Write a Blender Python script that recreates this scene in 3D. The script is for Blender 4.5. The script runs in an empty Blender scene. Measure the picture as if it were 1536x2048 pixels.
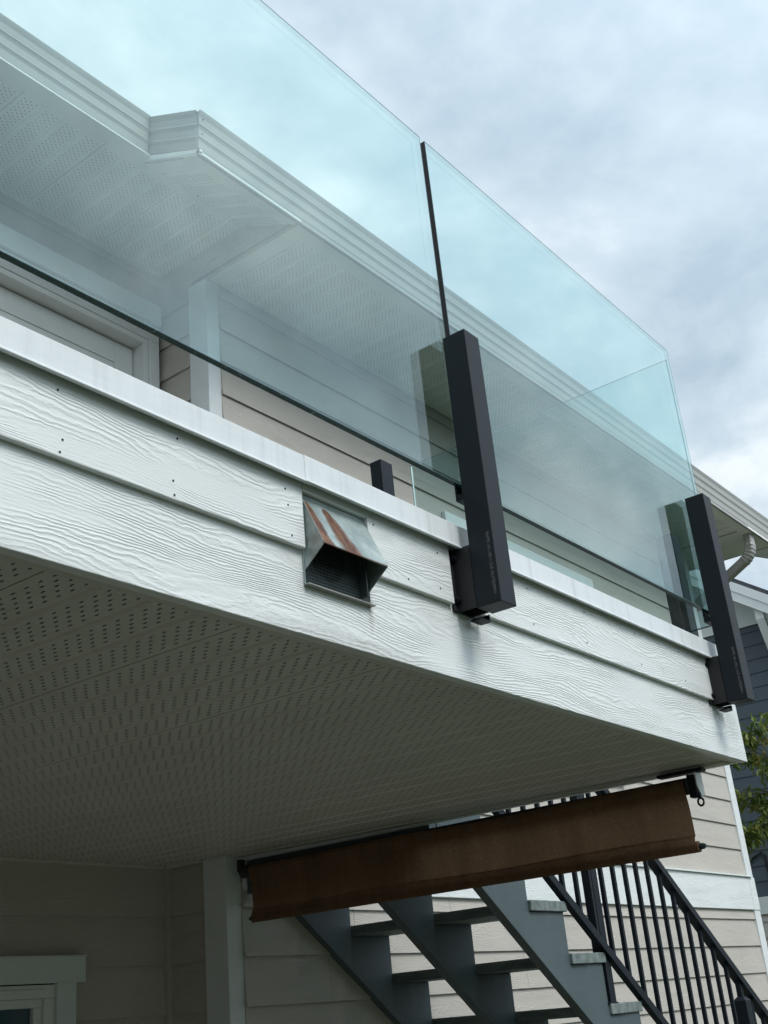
import bpy, math, random
from mathutils import Matrix, Vector

random.seed(7)
scene = bpy.context.scene

# ------------------------------------------------------------------ camera
cam_data = bpy.data.cameras.new('camera')
cam = bpy.data.objects.new('camera', cam_data)
scene.collection.objects.link(cam)
R = ((0.6269102405680054, -0.7749554683256296, -0.08017214218897735),
     (0.26479610265935133, 0.30872057032126415, -0.9135505642693958),
     (0.7327117948329915, 0.5514849332236715, 0.39874527475557464))
cam.matrix_world = Matrix(((R[0][0], -R[1][0], -R[2][0], 0),
                           (R[0][1], -R[1][1], -R[2][1], 0),
                           (R[0][2], -R[1][2], -R[2][2], 0),
                           (0, 0, 0, 1)))
cam_data.sensor_fit = 'VERTICAL'
cam_data.sensor_height = 24.0
cam_data.sensor_width = 18.0
cam_data.lens = 24.0 * 2302.72 / 2048
cam_data.shift_x = (768 - 712.91) / 2048
cam_data.shift_y = (1034.36 - 1024) / 2048
cam_data.clip_start = 0.02
cam_data.clip_end = 3000
scene.camera = cam

# ------------------------------------------------------------------ sky and sun (overcast)
SUN_EL, SUN_AZ = math.radians(50), math.radians(-92)     # azimuth of the sun in the XY plane
sun_dir = Vector((math.cos(SUN_EL) * math.cos(SUN_AZ), math.cos(SUN_EL) * math.sin(SUN_AZ), math.sin(SUN_EL)))
world = bpy.data.worlds.new('World')
scene.world = world
world.use_nodes = True
wn, wl = world.node_tree.nodes, world.node_tree.links
wn.clear()
w_out = wn.new('ShaderNodeOutputWorld')
sky = wn.new('ShaderNodeTexSky')
sky.sky_type = 'NISHITA'
sky.sun_disc = False
sky.sun_elevation = SUN_EL
sky.sun_rotation = math.radians(90) - SUN_AZ
sky.air_density = 1.0
bg_sky = wn.new('ShaderNodeBackground')
bg_sky.inputs['Strength'].default_value = 0.08
wl.new(sky.outputs[0], bg_sky.inputs['Color'])
tc = wn.new('ShaderNodeTexCoord')
sep = wn.new('ShaderNodeSeparateXYZ')
wl.new(tc.outputs['Generated'], sep.inputs[0])
zz = wn.new('ShaderNodeMath'); zz.operation = 'MAXIMUM'; zz.inputs[1].default_value = 0.0
wl.new(sep.outputs['Z'], zz.inputs[0])
za = wn.new('ShaderNodeMath'); za.operation = 'ADD'; za.inputs[1].default_value = 0.32
wl.new(zz.outputs[0], za.inputs[0])
dv = wn.new('ShaderNodeVectorMath'); dv.operation = 'DIVIDE'
cmb = wn.new('ShaderNodeCombineXYZ')
for i in range(3):
    wl.new(za.outputs[0], cmb.inputs[i])
wl.new(tc.outputs['Generated'], dv.inputs[0]); wl.new(cmb.outputs[0], dv.inputs[1])
n1 = wn.new('ShaderNodeTexNoise'); n1.inputs['Scale'].default_value = 2.1; n1.inputs['Detail'].default_value = 7
n1.inputs['Roughness'].default_value = 0.56; n1.inputs['Distortion'].default_value = 0.7
n2 = wn.new('ShaderNodeTexNoise'); n2.inputs['Scale'].default_value = 5.2; n2.inputs['Detail'].default_value = 6
n2.inputs['Roughness'].default_value = 0.55
mp = wn.new('ShaderNodeMapping'); mp.inputs['Location'].default_value = (3.7, 1.2, 0.4)
wl.new(dv.outputs[0], mp.inputs['Vector'])
wl.new(mp.outputs[0], n1.inputs['Vector']); wl.new(mp.outputs[0], n2.inputs['Vector'])
mx = wn.new('ShaderNodeMix'); mx.data_type = 'FLOAT'; mx.inputs[0].default_value = 0.34
wl.new(n1.outputs['Fac'], mx.inputs[2]); wl.new(n2.outputs['Fac'], mx.inputs[3])
cr = wn.new('ShaderNodeValToRGB')
cr.color_ramp.elements[0].position = 0.40; cr.color_ramp.elements[0].color = (0.36, 0.455, 0.53, 1)
cr.color_ramp.elements[1].position = 0.60; cr.color_ramp.elements[1].color = (0.72, 0.775, 0.81, 1)
e = cr.color_ramp.elements.new(0.50); e.color = (0.49, 0.58, 0.645, 1)
wl.new(mx.outputs[0], cr.inputs[0])
bg_cloud = wn.new('ShaderNodeBackground'); bg_cloud.inputs['Strength'].default_value = 0.93
# the overcast is thinner and whiter towards the hidden sun
dt = wn.new('ShaderNodeVectorMath'); dt.operation = 'DOT_PRODUCT'
wl.new(tc.outputs['Generated'], dt.inputs[0]); dt.inputs[1].default_value = sun_dir
gr = wn.new('ShaderNodeMapRange'); gr.interpolation_type = 'SMOOTHSTEP'
gr.inputs[1].default_value = 0.0; gr.inputs[2].default_value = 1.0; gr.inputs[3].default_value = 1.0; gr.inputs[4].default_value = 1.95
wl.new(dt.outputs['Value'], gr.inputs[0])
gm = wn.new('ShaderNodeVectorMath'); gm.operation = 'SCALE'
wl.new(cr.outputs[0], gm.inputs[0]); wl.new(gr.outputs[0], gm.inputs['Scale'])
wl.new(gm.outputs[0], bg_cloud.inputs['Color'])
msh = wn.new('ShaderNodeMixShader'); msh.inputs[0].default_value = 0.88
wl.new(bg_sky.outputs[0], msh.inputs[1]); wl.new(bg_cloud.outputs[0], msh.inputs[2])
wl.new(msh.outputs[0], w_out.inputs['Surface'])

sun_data = bpy.data.lights.new('sun', 'SUN')
sun_data.energy = 1.5
sun_data.angle = math.radians(24)
sun_data.color = (1.0, 0.97, 0.93)
sun = bpy.data.objects.new('sun', sun_data)
scene.collection.objects.link(sun)
sun.rotation_euler = sun_dir.to_track_quat('Z', 'Y').to_euler()

scene.view_settings.view_transform = 'Standard'
scene.view_settings.look = 'None'
scene.view_settings.gamma = 1.0
scene.view_settings.exposure = 0.56
scene.view_settings.use_curve_mapping = False
scene.cycles.max_bounces = 10
scene.cycles.transparent_max_bounces = 24

# ------------------------------------------------------------------ materials
class NT:
    def __init__(self, name):
        self.m = bpy.data.materials.new(name); self.m.use_nodes = True
        self.n, self.l = self.m.node_tree.nodes, self.m.node_tree.links
        self.b = self.n['Principled BSDF']
        self.out = self.n['Material Output']
    def new(self, t, **kw):
        x = self.n.new(t)
        for k, v in kw.items():
            if hasattr(x, k): setattr(x, k, v)
            else: x.inputs[k].default_value = v
        return x
    def link(self, a, b): self.l.new(a, b)
    def pos(self): return self.new('ShaderNodeNewGeometry').outputs['Position']
    def mapping(self, vec, scale=(1, 1, 1), loc=(0, 0, 0), rot=(0, 0, 0)):
        m = self.new('ShaderNodeMapping'); m.inputs['Scale'].default_value = scale
        m.inputs['Location'].default_value = loc; m.inputs['Rotation'].default_value = rot
        self.link(vec, m.inputs['Vector']); return m.outputs[0]
    def noise(self, vec, scale, detail=3, rough=.5, dist=0.0):
        t = self.new('ShaderNodeTexNoise'); t.inputs['Scale'].default_value = scale
        t.inputs['Detail'].default_value = detail; t.inputs['Roughness'].default_value = rough
        t.inputs['Distortion'].default_value = dist
        self.link(vec, t.inputs['Vector']); return t.outputs['Fac']
    def math(self, op, a, b=None, c=None, clamp=False):
        m = self.new('ShaderNodeMath'); m.operation = op; m.use_clamp = clamp
        for i, v in enumerate((a, b, c)):
            if v is None: continue
            if isinstance(v, (int, float)): m.inputs[i].default_value = v
            else: self.link(v, m.inputs[i])
        return m.outputs[0]
    def ramp(self, fac, stops):
        r = self.new('ShaderNodeValToRGB'); el = r.color_ramp.elements
        while len(el) < len(stops): el.new(0.5)
        for q, (p, c) in zip(el, stops):
            q.position = p; q.color = tuple(c) + (1,) if len(c) == 3 else c
        self.link(fac, r.inputs[0]); return r.outputs[0]
    def mixc(self, fac, a, b, mode='MIX'):
        m = self.new('ShaderNodeMix'); m.data_type = 'RGBA'; m.blend_type = mode
        for i, v in ((0, fac), (6, a), (7, b)):
            if isinstance(v, (int, float)): m.inputs[i].default_value = v
            elif isinstance(v, tuple): m.inputs[i].default_value = v + (1,) if len(v) == 3 else v
            else: self.link(v, m.inputs[i])
        return m.outputs[2]
    def sep(self, vec):
        s = self.new('ShaderNodeSeparateXYZ'); self.link(vec, s.inputs[0]); return s.outputs
    def comb(self, x, y, z):
        c = self.new('ShaderNodeCombineXYZ')
        for i, v in enumerate((x, y, z)):
            if isinstance(v, (int, float)): c.inputs[i].default_value = v
            else: self.link(v, c.inputs[i])
        return c.outputs[0]
    def bump(self, h, strength=1.0, dist=.001, prev=None):
        b = self.new('ShaderNodeBump'); b.inputs['Strength'].default_value = strength
        b.inputs['Distance'].default_value = dist
        self.link(h, b.inputs['Height'])
        if prev is not None: self.link(prev, b.inputs['Normal'])
        return b.outputs[0]
    def set(self, col=None, rough=None, metal=None, spec=None, normal=None):
        for k, v in (('Base Color', col), ('Roughness', rough), ('Metallic', metal), ('Specular IOR Level', spec)):
            if v is None: continue
            if isinstance(v, (int, float)): self.b.inputs[k].default_value = v
            elif isinstance(v, tuple): self.b.inputs[k].default_value = v + (1,) if len(v) == 3 else v
            else: self.link(v, self.b.inputs[k])
        if normal is not None: self.link(normal, self.b.inputs['Normal'])
        return self.m

def mat_plain(name, col, rough=.5, var=.12, scale=6, bump=.0, metal=0, spec=.5):
    t = NT(name); p = t.pos()
    n = t.noise(p, scale, 5, .6)
    lo = tuple(c * (1 - var) for c in col); hi = tuple(min(1, c * (1 + var)) for c in col)
    c = t.ramp(n, ((.3, lo), (.7, hi)))
    nm = t.bump(t.noise(p, 90, 3, .6), .5, bump) if bump else None
    return t.set(c, rough, metal, spec, nm)

def mat_grain(name, col, freq=120.0, dist=.0016, var=.06, warp=7.0, valley_dark=.12, axis='X', rough=.55, drips=False, tint=None):
    """fibre-cement or wood board with pressed wood grain running along one axis"""
    t = NT(name); s = t.sep(t.pos())
    info = t.new('ShaderNodeObjectInfo')
    rnd = t.math('MULTIPLY', info.outputs['Random'], 37.0)
    u = t.math('ADD', s[0] if axis == 'X' else s[1], rnd)
    v = s[2]
    base = t.comb(t.math('MULTIPLY', u, 1.7), t.math('ADD', t.math('MULTIPLY', v, 9.0), rnd), 0.0)
    big = t.noise(base, 1.0, 2, .45)
    mid = t.noise(t.comb(t.math('MULTIPLY', u, 24.0), t.math('MULTIPLY', v, 70.0), rnd), 1.0, 4, .6)
    fine = t.noise(t.comb(t.math('MULTIPLY', u, 45.0), t.math('MULTIPLY', v, 400.0), rnd), 1.0, 2, .6)
    n = t.math('ADD', t.math('ADD', t.math('MULTIPLY', v, freq), t.math('MULTIPLY', big, warp * 4.0)), t.math('MULTIPLY', mid, 1.9))
    saw = t.math('FRACT', n)
    tri = t.math('PINGPONG', n, .5)
    h = t.math('POWER', t.math('MULTIPLY', tri, 2.0), 1.6)
    h = t.math('ADD', t.math('MULTIPLY', h, .7), t.math('MULTIPLY', saw, .35))
    region = t.noise(t.comb(t.math('MULTIPLY', u, 4.0), t.math('MULTIPLY', v, 22.0), t.math('ADD', rnd, 9.0)), 1.0, 2, .5)
    amp = t.ramp(region, ((.36, (.12, .12, .12)), (.56, (1, 1, 1))))
    h = t.math('MULTIPLY', h, amp)
    h = t.math('ADD', h, t.math('MULTIPLY', fine, .35))
    nm = t.bump(h, 1.0, dist)
    lo = tuple(c * (1 - var) for c in col); hi = tuple(min(1, c * (1 + var * .5)) for c in col)
    c = t.ramp(t.noise(t.pos(), 2.3, 6, .6), ((.3, lo), (.7, hi)))
    valley_mask = t.ramp(t.math('MULTIPLY', t.math('SUBTRACT', 1.0, h), valley_dark * 2.2, None, True), ((0, (0, 0, 0)), (1, (1, 1, 1))))
    c = t.mixc(valley_mask, c, tuple(x * .35 for x in col))  # low parts of the grain mixed towards a darker board tone
    return t, c, nm, s

def finish_grain(args, rough=.55):
    t, c, nm, s = args
    return t.set(c, rough, 0, .35, nm)

M = {}
# white fascia boards, weather-worn with faint drip stains under the vent and posts
def fascia_mat(name, stains):
    t, c, nm, s = mat_grain(name, (.78, .81, .80), freq=150, dist=.0010, warp=5.5, valley_dark=.05)
    if stains:
        def blob(cx, cz, rx, rz, amt):
            dx = t.math('DIVIDE', t.math('SUBTRACT', s[0], cx), rx)
            dz = t.math('DIVIDE', t.math('SUBTRACT', s[2], cz), rz)
            d = t.math('ADD', t.math('MULTIPLY', dx, dx), t.math('MULTIPLY', dz, dz))
            g = t.math('SUBTRACT', 1.0, d, None, True)
            nn = t.noise(t.mapping(t.pos(), (60, 60, 14)), 1.0, 4, .6)
            return t.math('MULTIPLY', t.math('MULTIPLY', g, nn), amt * .45, None, True)
        c = t.mixc(blob(1.545, .655, .010, .05, 1.3), c, (.20, .12, .07))
        c = t.mixc(blob(1.375, .655, .03, .03, .8), c, (.35, .36, .34))
        c = t.mixc(blob(1.50, .585, .30, .020, 1.1), c, (.17, .14, .11))
        c = t.mixc(blob(1.90, .665, .07, .05, 1.0), c, (.22, .22, .20))
        c = t.mixc(blob(3.19, .665, .06, .05, 1.0), c, (.22, .22, .20))
        c = t.mixc(blob(.6, .58, .5, .015, .6), c, (.28, .27, .24))
    return t.set(c, .34, 0, .55, nm)
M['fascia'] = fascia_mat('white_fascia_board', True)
M['siding'] = finish_grain(mat_grain('beige_siding', (.52, .485, .435), freq=130, dist=.0011, warp=5, valley_dark=.06), .6)
M['siding_y'] = finish_grain(mat_grain('beige_siding_return', (.52, .485, .435), freq=130, dist=.0011, axis='Y', valley_dark=.05), .6)
M['trim'] = finish_grain(mat_grain('white_trim', (.74, .77, .77), freq=90, dist=.0008, valley_dark=.04), .5)
M['band'] = finish_grain(mat_grain('white_band_board', (.76, .79, .79), freq=90, dist=.0010, valley_dark=.04), .5)
M['blue_siding'] = finish_grain(mat_grain('slate_blue_siding', (.080, .100, .120), freq=60, dist=.0006, axis='Y', valley_dark=.05), .6)
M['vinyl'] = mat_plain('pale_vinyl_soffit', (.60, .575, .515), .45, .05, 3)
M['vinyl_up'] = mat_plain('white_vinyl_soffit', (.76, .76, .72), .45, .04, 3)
M['slot'] = mat_plain('dark_slot', (.012, .012, .011), .9, .1)
M['upslot'] = mat_plain('soffit_hole', (.12, .125, .12), .9, .1)
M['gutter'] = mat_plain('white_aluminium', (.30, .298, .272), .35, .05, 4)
M['white'] = mat_plain('white_vinyl', (.72, .74, .72), .35, .04, 4)
M['backing'] = mat_plain('wall_sheathing', (.10, .09, .08), .9, .1)
M['roof'] = mat_plain('asphalt_shingle', (.06, .065, .07), .9, .4, 30, .002)

def cap_mat():
    t = NT('white_metal_flashing'); s = t.sep(t.pos())
    st = t.noise(t.comb(t.math('MULTIPLY', s[0], 42.0), 0.0, t.math('MULTIPLY', s[2], 1.5)), 1.0, 4, .65)
    c = t.ramp(st, ((.30, (.60, .63, .64)), (.45, (.71, .745, .755)), (.7, (.75, .785, .795))))
    nm = t.bump(t.noise(t.mapping(t.pos(), (5, 12, 16)), 1.0, 3, .5), .5, .004)
    return t.set(c, .3, 0, .5, nm)
M['cap'] = cap_mat()

def black_metal():
    t = NT('powder_coated_black'); p = t.pos()
    n = t.noise(p, 8, 5, .6)
    c = t.ramp(n, ((.3, (.006, .010, .015)), (.7, (.010, .014, .020))))
    nm = t.bump(t.noise(p, 900, 2, .5), .4, .0002)
    return t.set(c, .5, 0, .2, nm)
M['black'] = black_metal()
def scuff_metal():
    """powder coat with a narrow scuffed strip where a sticker was peeled from the post"""
    t = NT('powder_coated_black_scuffed'); s = t.sep(t.pos())
    tcn = t.new('ShaderNodeTexCoord'); o = t.sep(tcn.outputs['Object'])
    n = t.noise(t.mapping(tcn.outputs['Object'], (160, 160, 160)), 1.0, 3, .7)
    n2_ = t.noise(t.mapping(tcn.outputs['Object'], (20, 300, 40)), 1.0, 2, .7)
    dy = t.math('ABSOLUTE', t.math('SUBTRACT', o[1], .011))
    band = t.math('LESS_THAN', dy, .0035)
    dz = t.math('ABSOLUTE', t.math('SUBTRACT', o[2], .082))
    band = t.math('MULTIPLY', band, t.math('LESS_THAN', dz, .065))
    k = t.math('MULTIPLY', band, t.math('GREATER_THAN', t.math('ADD', n, t.math('MULTIPLY', n2_, .6)), .76))
    c = t.mixc(t.math('MULTIPLY', k, .75), (.008, .012, .017), (.10, .10, .105))
    nm = t.bump(t.noise(t.pos(), 900, 2, .5), .4, .0002)
    r = t.math('ADD', .46, t.math('MULTIPLY', k, .4))
    return t.set(c, r, 0, .2, nm)
M['post'] = scuff_metal()
M['rubber'] = mat_plain('black_rubber', (.008, .008, .009), .6, .1)

def glass_mat(name, tint, extra=0.0, ior=1.52):
    t = NT(name); t.n.remove(t.b)
    geo = t.new('ShaderNodeNewGeometry')
    mixi = t.new('ShaderNodeMix'); mixi.data_type = 'FLOAT'
    mixi.inputs[2].default_value = ior; mixi.inputs[3].default_value = 1 / ior
    t.link(geo.outputs['Backfacing'], mixi.inputs[0])
    fr = t.new('ShaderNodeFresnel'); t.link(mixi.outputs[0], fr.inputs['IOR'])
    sm_ = t.ramp(t.noise(t.mapping(t.pos(), (3, 3, 2)), 1.0, 7, .7), ((.40, (0, 0, 0)), (.72, (1, 1, 1))))
    f = t.math('ADD', fr.outputs[0], t.math('MULTIPLY', sm_, extra * 2), None, True)
    tr = t.new('ShaderNodeBsdfTransparent'); tr.inputs[0].default_value = tint + (1,)
    gl = t.new('ShaderNodeBsdfGlossy'); gl.inputs['Roughness'].default_value = 0.0
    gl.inputs[0].default_value = (.93, 1.0, 1.0, 1)
    ms = t.new('ShaderNodeMixShader')
    t.link(f, ms.inputs[0]); t.link(tr.outputs[0], ms.inputs[1]); t.link(gl.outputs[0], ms.inputs[2])
    t.link(ms.outputs[0], t.out.inputs['Surface'])
    return t.m
M['glass'] = glass_mat('tempered_glass', (.835, .922, .915), .02)
M['glass_edge'] = None
def edge_mat():
    t = NT('glass_edge'); p = t.pos()
    n = t.noise(p, 60, 4, .7)
    sp = t.ramp(t.noise(t.mapping(p, (70, 70, 70)), 1.0, 3, .7), ((.66, (0, 0, 0)), (.72, (1, 1, 1))))
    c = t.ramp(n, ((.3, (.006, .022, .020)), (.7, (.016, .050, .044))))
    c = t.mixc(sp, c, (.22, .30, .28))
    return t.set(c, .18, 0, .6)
M['glass_edge'] = edge_mat()
M['painted_lit_edge'] = mat_plain('glass_end_painted_bright', (.90, .97, .95), .15, .05)  # near-white colour painted in for the sky refracted through the edge
M['arris'] = mat_plain('polished_arris', (.09, .16, .18), .2, .1)
def pane_mat():
    t = NT('window_glass')
    c = t.ramp(t.noise(t.pos(), 1.6, 3, .5), ((.3, (.02, .05, .065)), (.7, (.04, .085, .105))))
    return t.set(c, .03, 0, .9)
M['pane'] = pane_mat()

def galv_mat():
    t = NT('galvanised_steel_rusty'); p = t.pos(); s = t.sep(p)
    n = t.noise(p, 26, 5, .6)
    c = t.ramp(n, ((.3, (.24, .30, .30)), (.55, (.38, .45, .44)), (.75, (.52, .58, .56))))
    warp = t.math('MULTIPLY', t.math('SUBTRACT', t.noise(t.mapping(p, (30, 60, 60)), 1.0, 4, .6), .5), .016)
    def streak(cx, w, y0, amt, sl=0.0):
        # rust run: starts round below the fold and spreads down to the hood's front edge
        yy = t.math('DIVIDE', t.math('SUBTRACT', y0, s[1]), .040, None, True)
        dx = t.math('ADD', t.math('SUBTRACT', s[0], t.math('ADD', cx, t.math('MULTIPLY', yy, sl))), warp)
        ww = t.math('ADD', t.math('MULTIPLY', t.math('POWER', yy, .4), w), .0005)
        d = t.math('DIVIDE', t.math('ABSOLUTE', dx), ww)
        k = t.math('SUBTRACT', 1.0, d, None, True)
        nn = t.noise(t.mapping(p, (220, 30, 30)), 1.0, 4, .6)
        k = t.math('MULTIPLY', t.math('POWER', k, .5), t.math('ADD', .35, nn))
        return t.math('MULTIPLY', k, amt, None, True)
    rust = t.ramp(t.noise(t.mapping(p, (150, 40, 40)), 1.0, 5, .65), ((.34, (.050, .018, .012)), (.5, (.14, .055, .025)), (.68, (.30, .15, .075))))
    c = t.mixc(t.math('MULTIPLY', streak(1.377, .018, 1.1425, 1.7, .006), t.math('ADD', .4, t.math('MULTIPLY', .6, t.math('GREATER_THAN', s[0], 1.3712)))), c, rust)
    c = t.mixc(streak(1.424, .030, 1.1415, 1.7, .024), c, rust)
    # rusty lip along the front edge
    lip = t.math('MULTIPLY', t.math('LESS_THAN', s[1], 1.1030), .75)
    c = t.mixc(lip, c, (.12, .06, .04))
    nm = t.bump(t.noise(p, 40, 4, .6), .5, .001)
    return t.set(c, .42, .35, .5, nm)
M['galv'] = galv_mat()
M['galv_darkened'] = mat_plain('galvanised_darkened', (.035, .052, .052), .6, .3, 20, 0, 0, .3)  # steel colour darkened to imitate the shade inside the hood
M['duct_dark'] = mat_plain('duct_black', (.004, .004, .004), .9, .1)
M['wire'] = mat_plain('screen_wire', (.06, .085, .085), .5, .1, 20, 0, 0, .4)

def cloth_mat():
    t = NT('brown_mesh_cloth'); p = t.pos(); s = t.sep(p)
    rib = t.math('PINGPONG', t.math('MULTIPLY', s[1], 150.0), .5)
    thr = t.math('PINGPONG', t.math('MULTIPLY', s[2], 420.0), .5)
    h = t.math('ADD', rib, t.math('MULTIPLY', thr, .5))
    n = t.noise(t.mapping(p, (1, 14, 3)), 1.0, 5, .65)
    c = t.ramp(n, ((.3, (.19, .108, .060)), (.7, (.30, .176, .103))))
    c = t.mixc(t.math('MULTIPLY', t.math('POWER', rib, 2.0), 2.2, None, True), c, (.28, .175, .11))
    wv = t.noise(t.mapping(p, (1, 420, 130)), 1.0, 3, .7)
    c = t.mixc(t.ramp(wv, ((.34, (.55, .55, .55)), (.6, (0, 0, 0)))), c, (.07, .040, .024))
    dust = t.ramp(t.noise(t.mapping(p, (8, 8, 22)), 1.0, 7, .75), ((.60, (0, 0, 0)), (.78, (1, 1, 1))))
    c = t.mixc(t.math('MULTIPLY', dust, .45), c, (.26, .21, .18))
    nm = t.bump(h, .5, .0008)
    t.set(c, .9, 0, .2, nm)
    tl = t.new('ShaderNodeBsdfTranslucent'); t.link(c, tl.inputs[0])
    ms = t.new('ShaderNodeMixShader'); ms.inputs[0].default_value = .38
    t.link(t.b.outputs[0], ms.inputs[1]); t.link(tl.outputs[0], ms.inputs[2])
    t.link(ms.outputs[0], t.out.inputs['Surface'])
    return t.m
M['cloth'] = cloth_mat()

def stair_paint(name, col, worn):
    t = NT(name); p = t.pos()
    n = t.noise(t.mapping(p, (3, 3, 3)), 1.0, 7, .65)
    c = t.ramp(n, ((.3, tuple(x * .75 for x in col)), (.62, col), (.8, tuple(min(1, x * 1.35) for x in col))))
    knot = t.ramp(t.noise(t.mapping(p, (5, 5, 9)), 1.0, 5, .7, 1.2), ((.66, (0, 0, 0)), (.76, (1, 1, 1))))
    c = t.mixc(t.math('MULTIPLY', knot, worn), c, tuple(x * .3 for x in col))
    nm = t.bump(t.noise(t.mapping(p, (8, 60, 60)), 1.0, 4, .6), .6, .001)
    return t.set(c, .5, 0, .4, nm)
M['stringer'] = stair_paint('stringer_paint', (.085, .115, .125), .7)
def tread_mat():
    t = NT('weathered_tread'); p = t.pos()
    n = t.noise(t.mapping(p, (30, 4, 22)), 1.0, 6, .7)
    c = t.ramp(n, ((.30, (.08, .10, .10)), (.5, (.17, .205, .20)), (.70, (.25, .295, .285))))
    return t.set(c, .7, 0, .3, t.bump(n, .8, .0015))
M['tread'] = tread_mat()
M['leaf'] = None
def leaf_mat():
    t = NT('leaf_green')
    n = t.noise(t.pos(), 6.0, 3, .6)
    c = t.ramp(n, ((.32, (.06, .11, .022)), (.5, (.13, .19, .035)), (.66, (.26, .25, .05))))
    t.set(c, .5, 0, .4)
    tl = t.new('ShaderNodeBsdfTranslucent'); t.link(c, tl.inputs[0])
    ms = t.new('ShaderNodeMixShader'); ms.inputs[0].default_value = .3
    t.link(t.b.outputs[0], ms.inputs[1]); t.link(tl.outputs[0], ms.inputs[2])
    t.link(ms.outputs[0], t.out.inputs['Surface'])
    return t.m
M['leaf'] = leaf_mat()
M['bark'] = mat_plain('bark', (.10, .075, .055), .9, .3, 20, .003)
M['grass'] = mat_plain('lawn', (.040, .060, .022), .95, .4, 3, .01)
M['concrete'] = mat_plain('concrete', (.115, .11, .10), .9, .12, 4, .002)
M['shade'] = mat_plain('deck_frame_timber', (.03, .03, .028), .8, .2)

# ------------------------------------------------------------------ mesh helpers
col = scene.collection
class MB:
    """collects faces in world coordinates; build() links them as ONE mesh object"""
    def __init__(self): self.v, self.f, self.mi = [], [], []
    def quad(self, a, b, c, d, mi=0):
        n = len(self.v); self.v += [a, b, c, d]; self.f.append((n, n + 1, n + 2, n + 3)); self.mi.append(mi)
    def tri(self, a, b, c, mi=0):
        n = len(self.v); self.v += [a, b, c]; self.f.append((n, n + 1, n + 2)); self.mi.append(mi)
    def box(self, x0, x1, y0, y1, z0, z1, mi=0):
        n = len(self.v)
        self.v += [(x, y, z) for z in (z0, z1) for y in (y0, y1) for x in (x0, x1)]
        for q in ((0, 2, 3, 1), (4, 5, 7, 6), (0, 1, 5, 4), (1, 3, 7, 5), (3, 2, 6, 7), (2, 0, 4, 6)):
            self.f.append(tuple(n + i for i in q)); self.mi.append(mi)
        return self
    def prism(self, pts, vec, mi=0):
        """extrude a planar outline (list of 3D points) by vec"""
        n = len(self.v); k = len(pts)
        self.v += [tuple(p) for p in pts] + [tuple(p[i] + vec[i] for i in range(3)) for p in pts]
        self.f.append(tuple(n + i for i in range(k))[::-1]); self.mi.append(mi)
        self.f.append(tuple(n + k + i for i in range(k))); self.mi.append(mi)
        for i in range(k):
            j = (i + 1) % k
            self.f.append((n + i, n + j, n + k + j, n + k + i)); self.mi.append(mi)
        return self
    def tube(self, pts, r, seg=8, cap=True, mi=0):
        pts = [Vector(p) for p in pts]; n0 = len(self.v)
        rs = r if isinstance(r, (list, tuple)) else [r] * len(pts)
        for i, p in enumerate(pts):
            d = (pts[min(i + 1, len(pts) - 1)] - pts[max(i - 1, 0)]).normalized()
            a = d.cross(Vector((0, 0, 1)));
            if a.length < .05: a = d.cross(Vector((1, 0, 0)))
            a.normalize(); b = d.cross(a)
            for k in range(seg):
                t = 2 * math.pi * k / seg
                self.v.append(tuple(p + (a * math.cos(t) + b * math.sin(t)) * rs[i]))
        for i in range(len(pts) - 1):
            for k in range(seg):
                q = (k + 1) % seg
                self.f.append((n0 + i * seg + k, n0 + i * seg + q, n0 + (i + 1) * seg + q, n0 + (i + 1) * seg + k)); self.mi.append(mi)
        if cap:
            self.f.append(tuple(n0 + k for k in range(seg))[::-1]); self.mi.append(mi)
            e = n0 + (len(pts) - 1) * seg
            self.f.append(tuple(e + k for k in range(seg))); self.mi.append(mi)
        return self
    def build(self, name, mats, parent=None, loc=None, kind=None, bevel=0, smooth=False, label=None):
        """loc: world position of the object's origin"""
        base = world_loc(parent) if parent is not None else Vector((0, 0, 0))
        loc = Vector(loc) if loc is not None else base
        me = bpy.data.meshes.new(name)
        me.from_pydata([(x - loc[0], y - loc[1], z - loc[2]) for x, y, z in self.v], [], self.f)
        if not isinstance(mats, (list, tuple)): mats = [mats]
        for m in mats: me.materials.append(m)
        if len(mats) > 1: me.polygons.foreach_set('material_index', self.mi)
        if smooth: me.polygons.foreach_set('use_smooth', [True] * len(me.polygons))
        me.update()
        o = bpy.data.objects.new(name, me); col.objects.link(o)
        if parent is not None: o.parent = parent
        o.location = loc - base
        if bevel:
            b = o.modifiers.new('bevel', 'BEVEL'); b.width = bevel; b.segments = 2; b.limit_method = 'ANGLE'
        if kind: o['kind'] = kind
        if label: o['label'] = label
        return o
def world_loc(o):
    v = Vector((0, 0, 0))
    while o is not None:
        v += o.location; o = o.parent
    return v
def thing(name, label, cat, loc, group=None):
    o = bpy.data.objects.new(name, None); col.objects.link(o)
    o.empty_display_size = .1; o.location = loc
    o['label'] = label; o['category'] = cat
    if group: o['group'] = group
    return o
def copy_child(src, parent, loc):
    """copy of a part sharing its mesh; loc = world position of its origin"""
    c = src.copy(); col.objects.link(c); c.parent = parent
    c.location = Vector(loc) - world_loc(parent)
    return c
def box(name, dims, m, parent=None, **kw):
    return MB().box(*dims).build(name, m, parent, **kw)

# ------------------------------------------------------------------ key dimensions (metres, camera at the origin)
GZ = -1.75                     # ground
FY = 1.15                      # deck fascia face
DX = 3.257                     # deck end
YF, YD = 3.132, 3.465          # front wall, recessed door wall
XS = 3.182                     # side wall of the recess
XW = 8.41                      # right corner of the front wall
LAP = .1714
def soffit_z(y): return .584 + .0076 * (y - FY)

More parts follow.
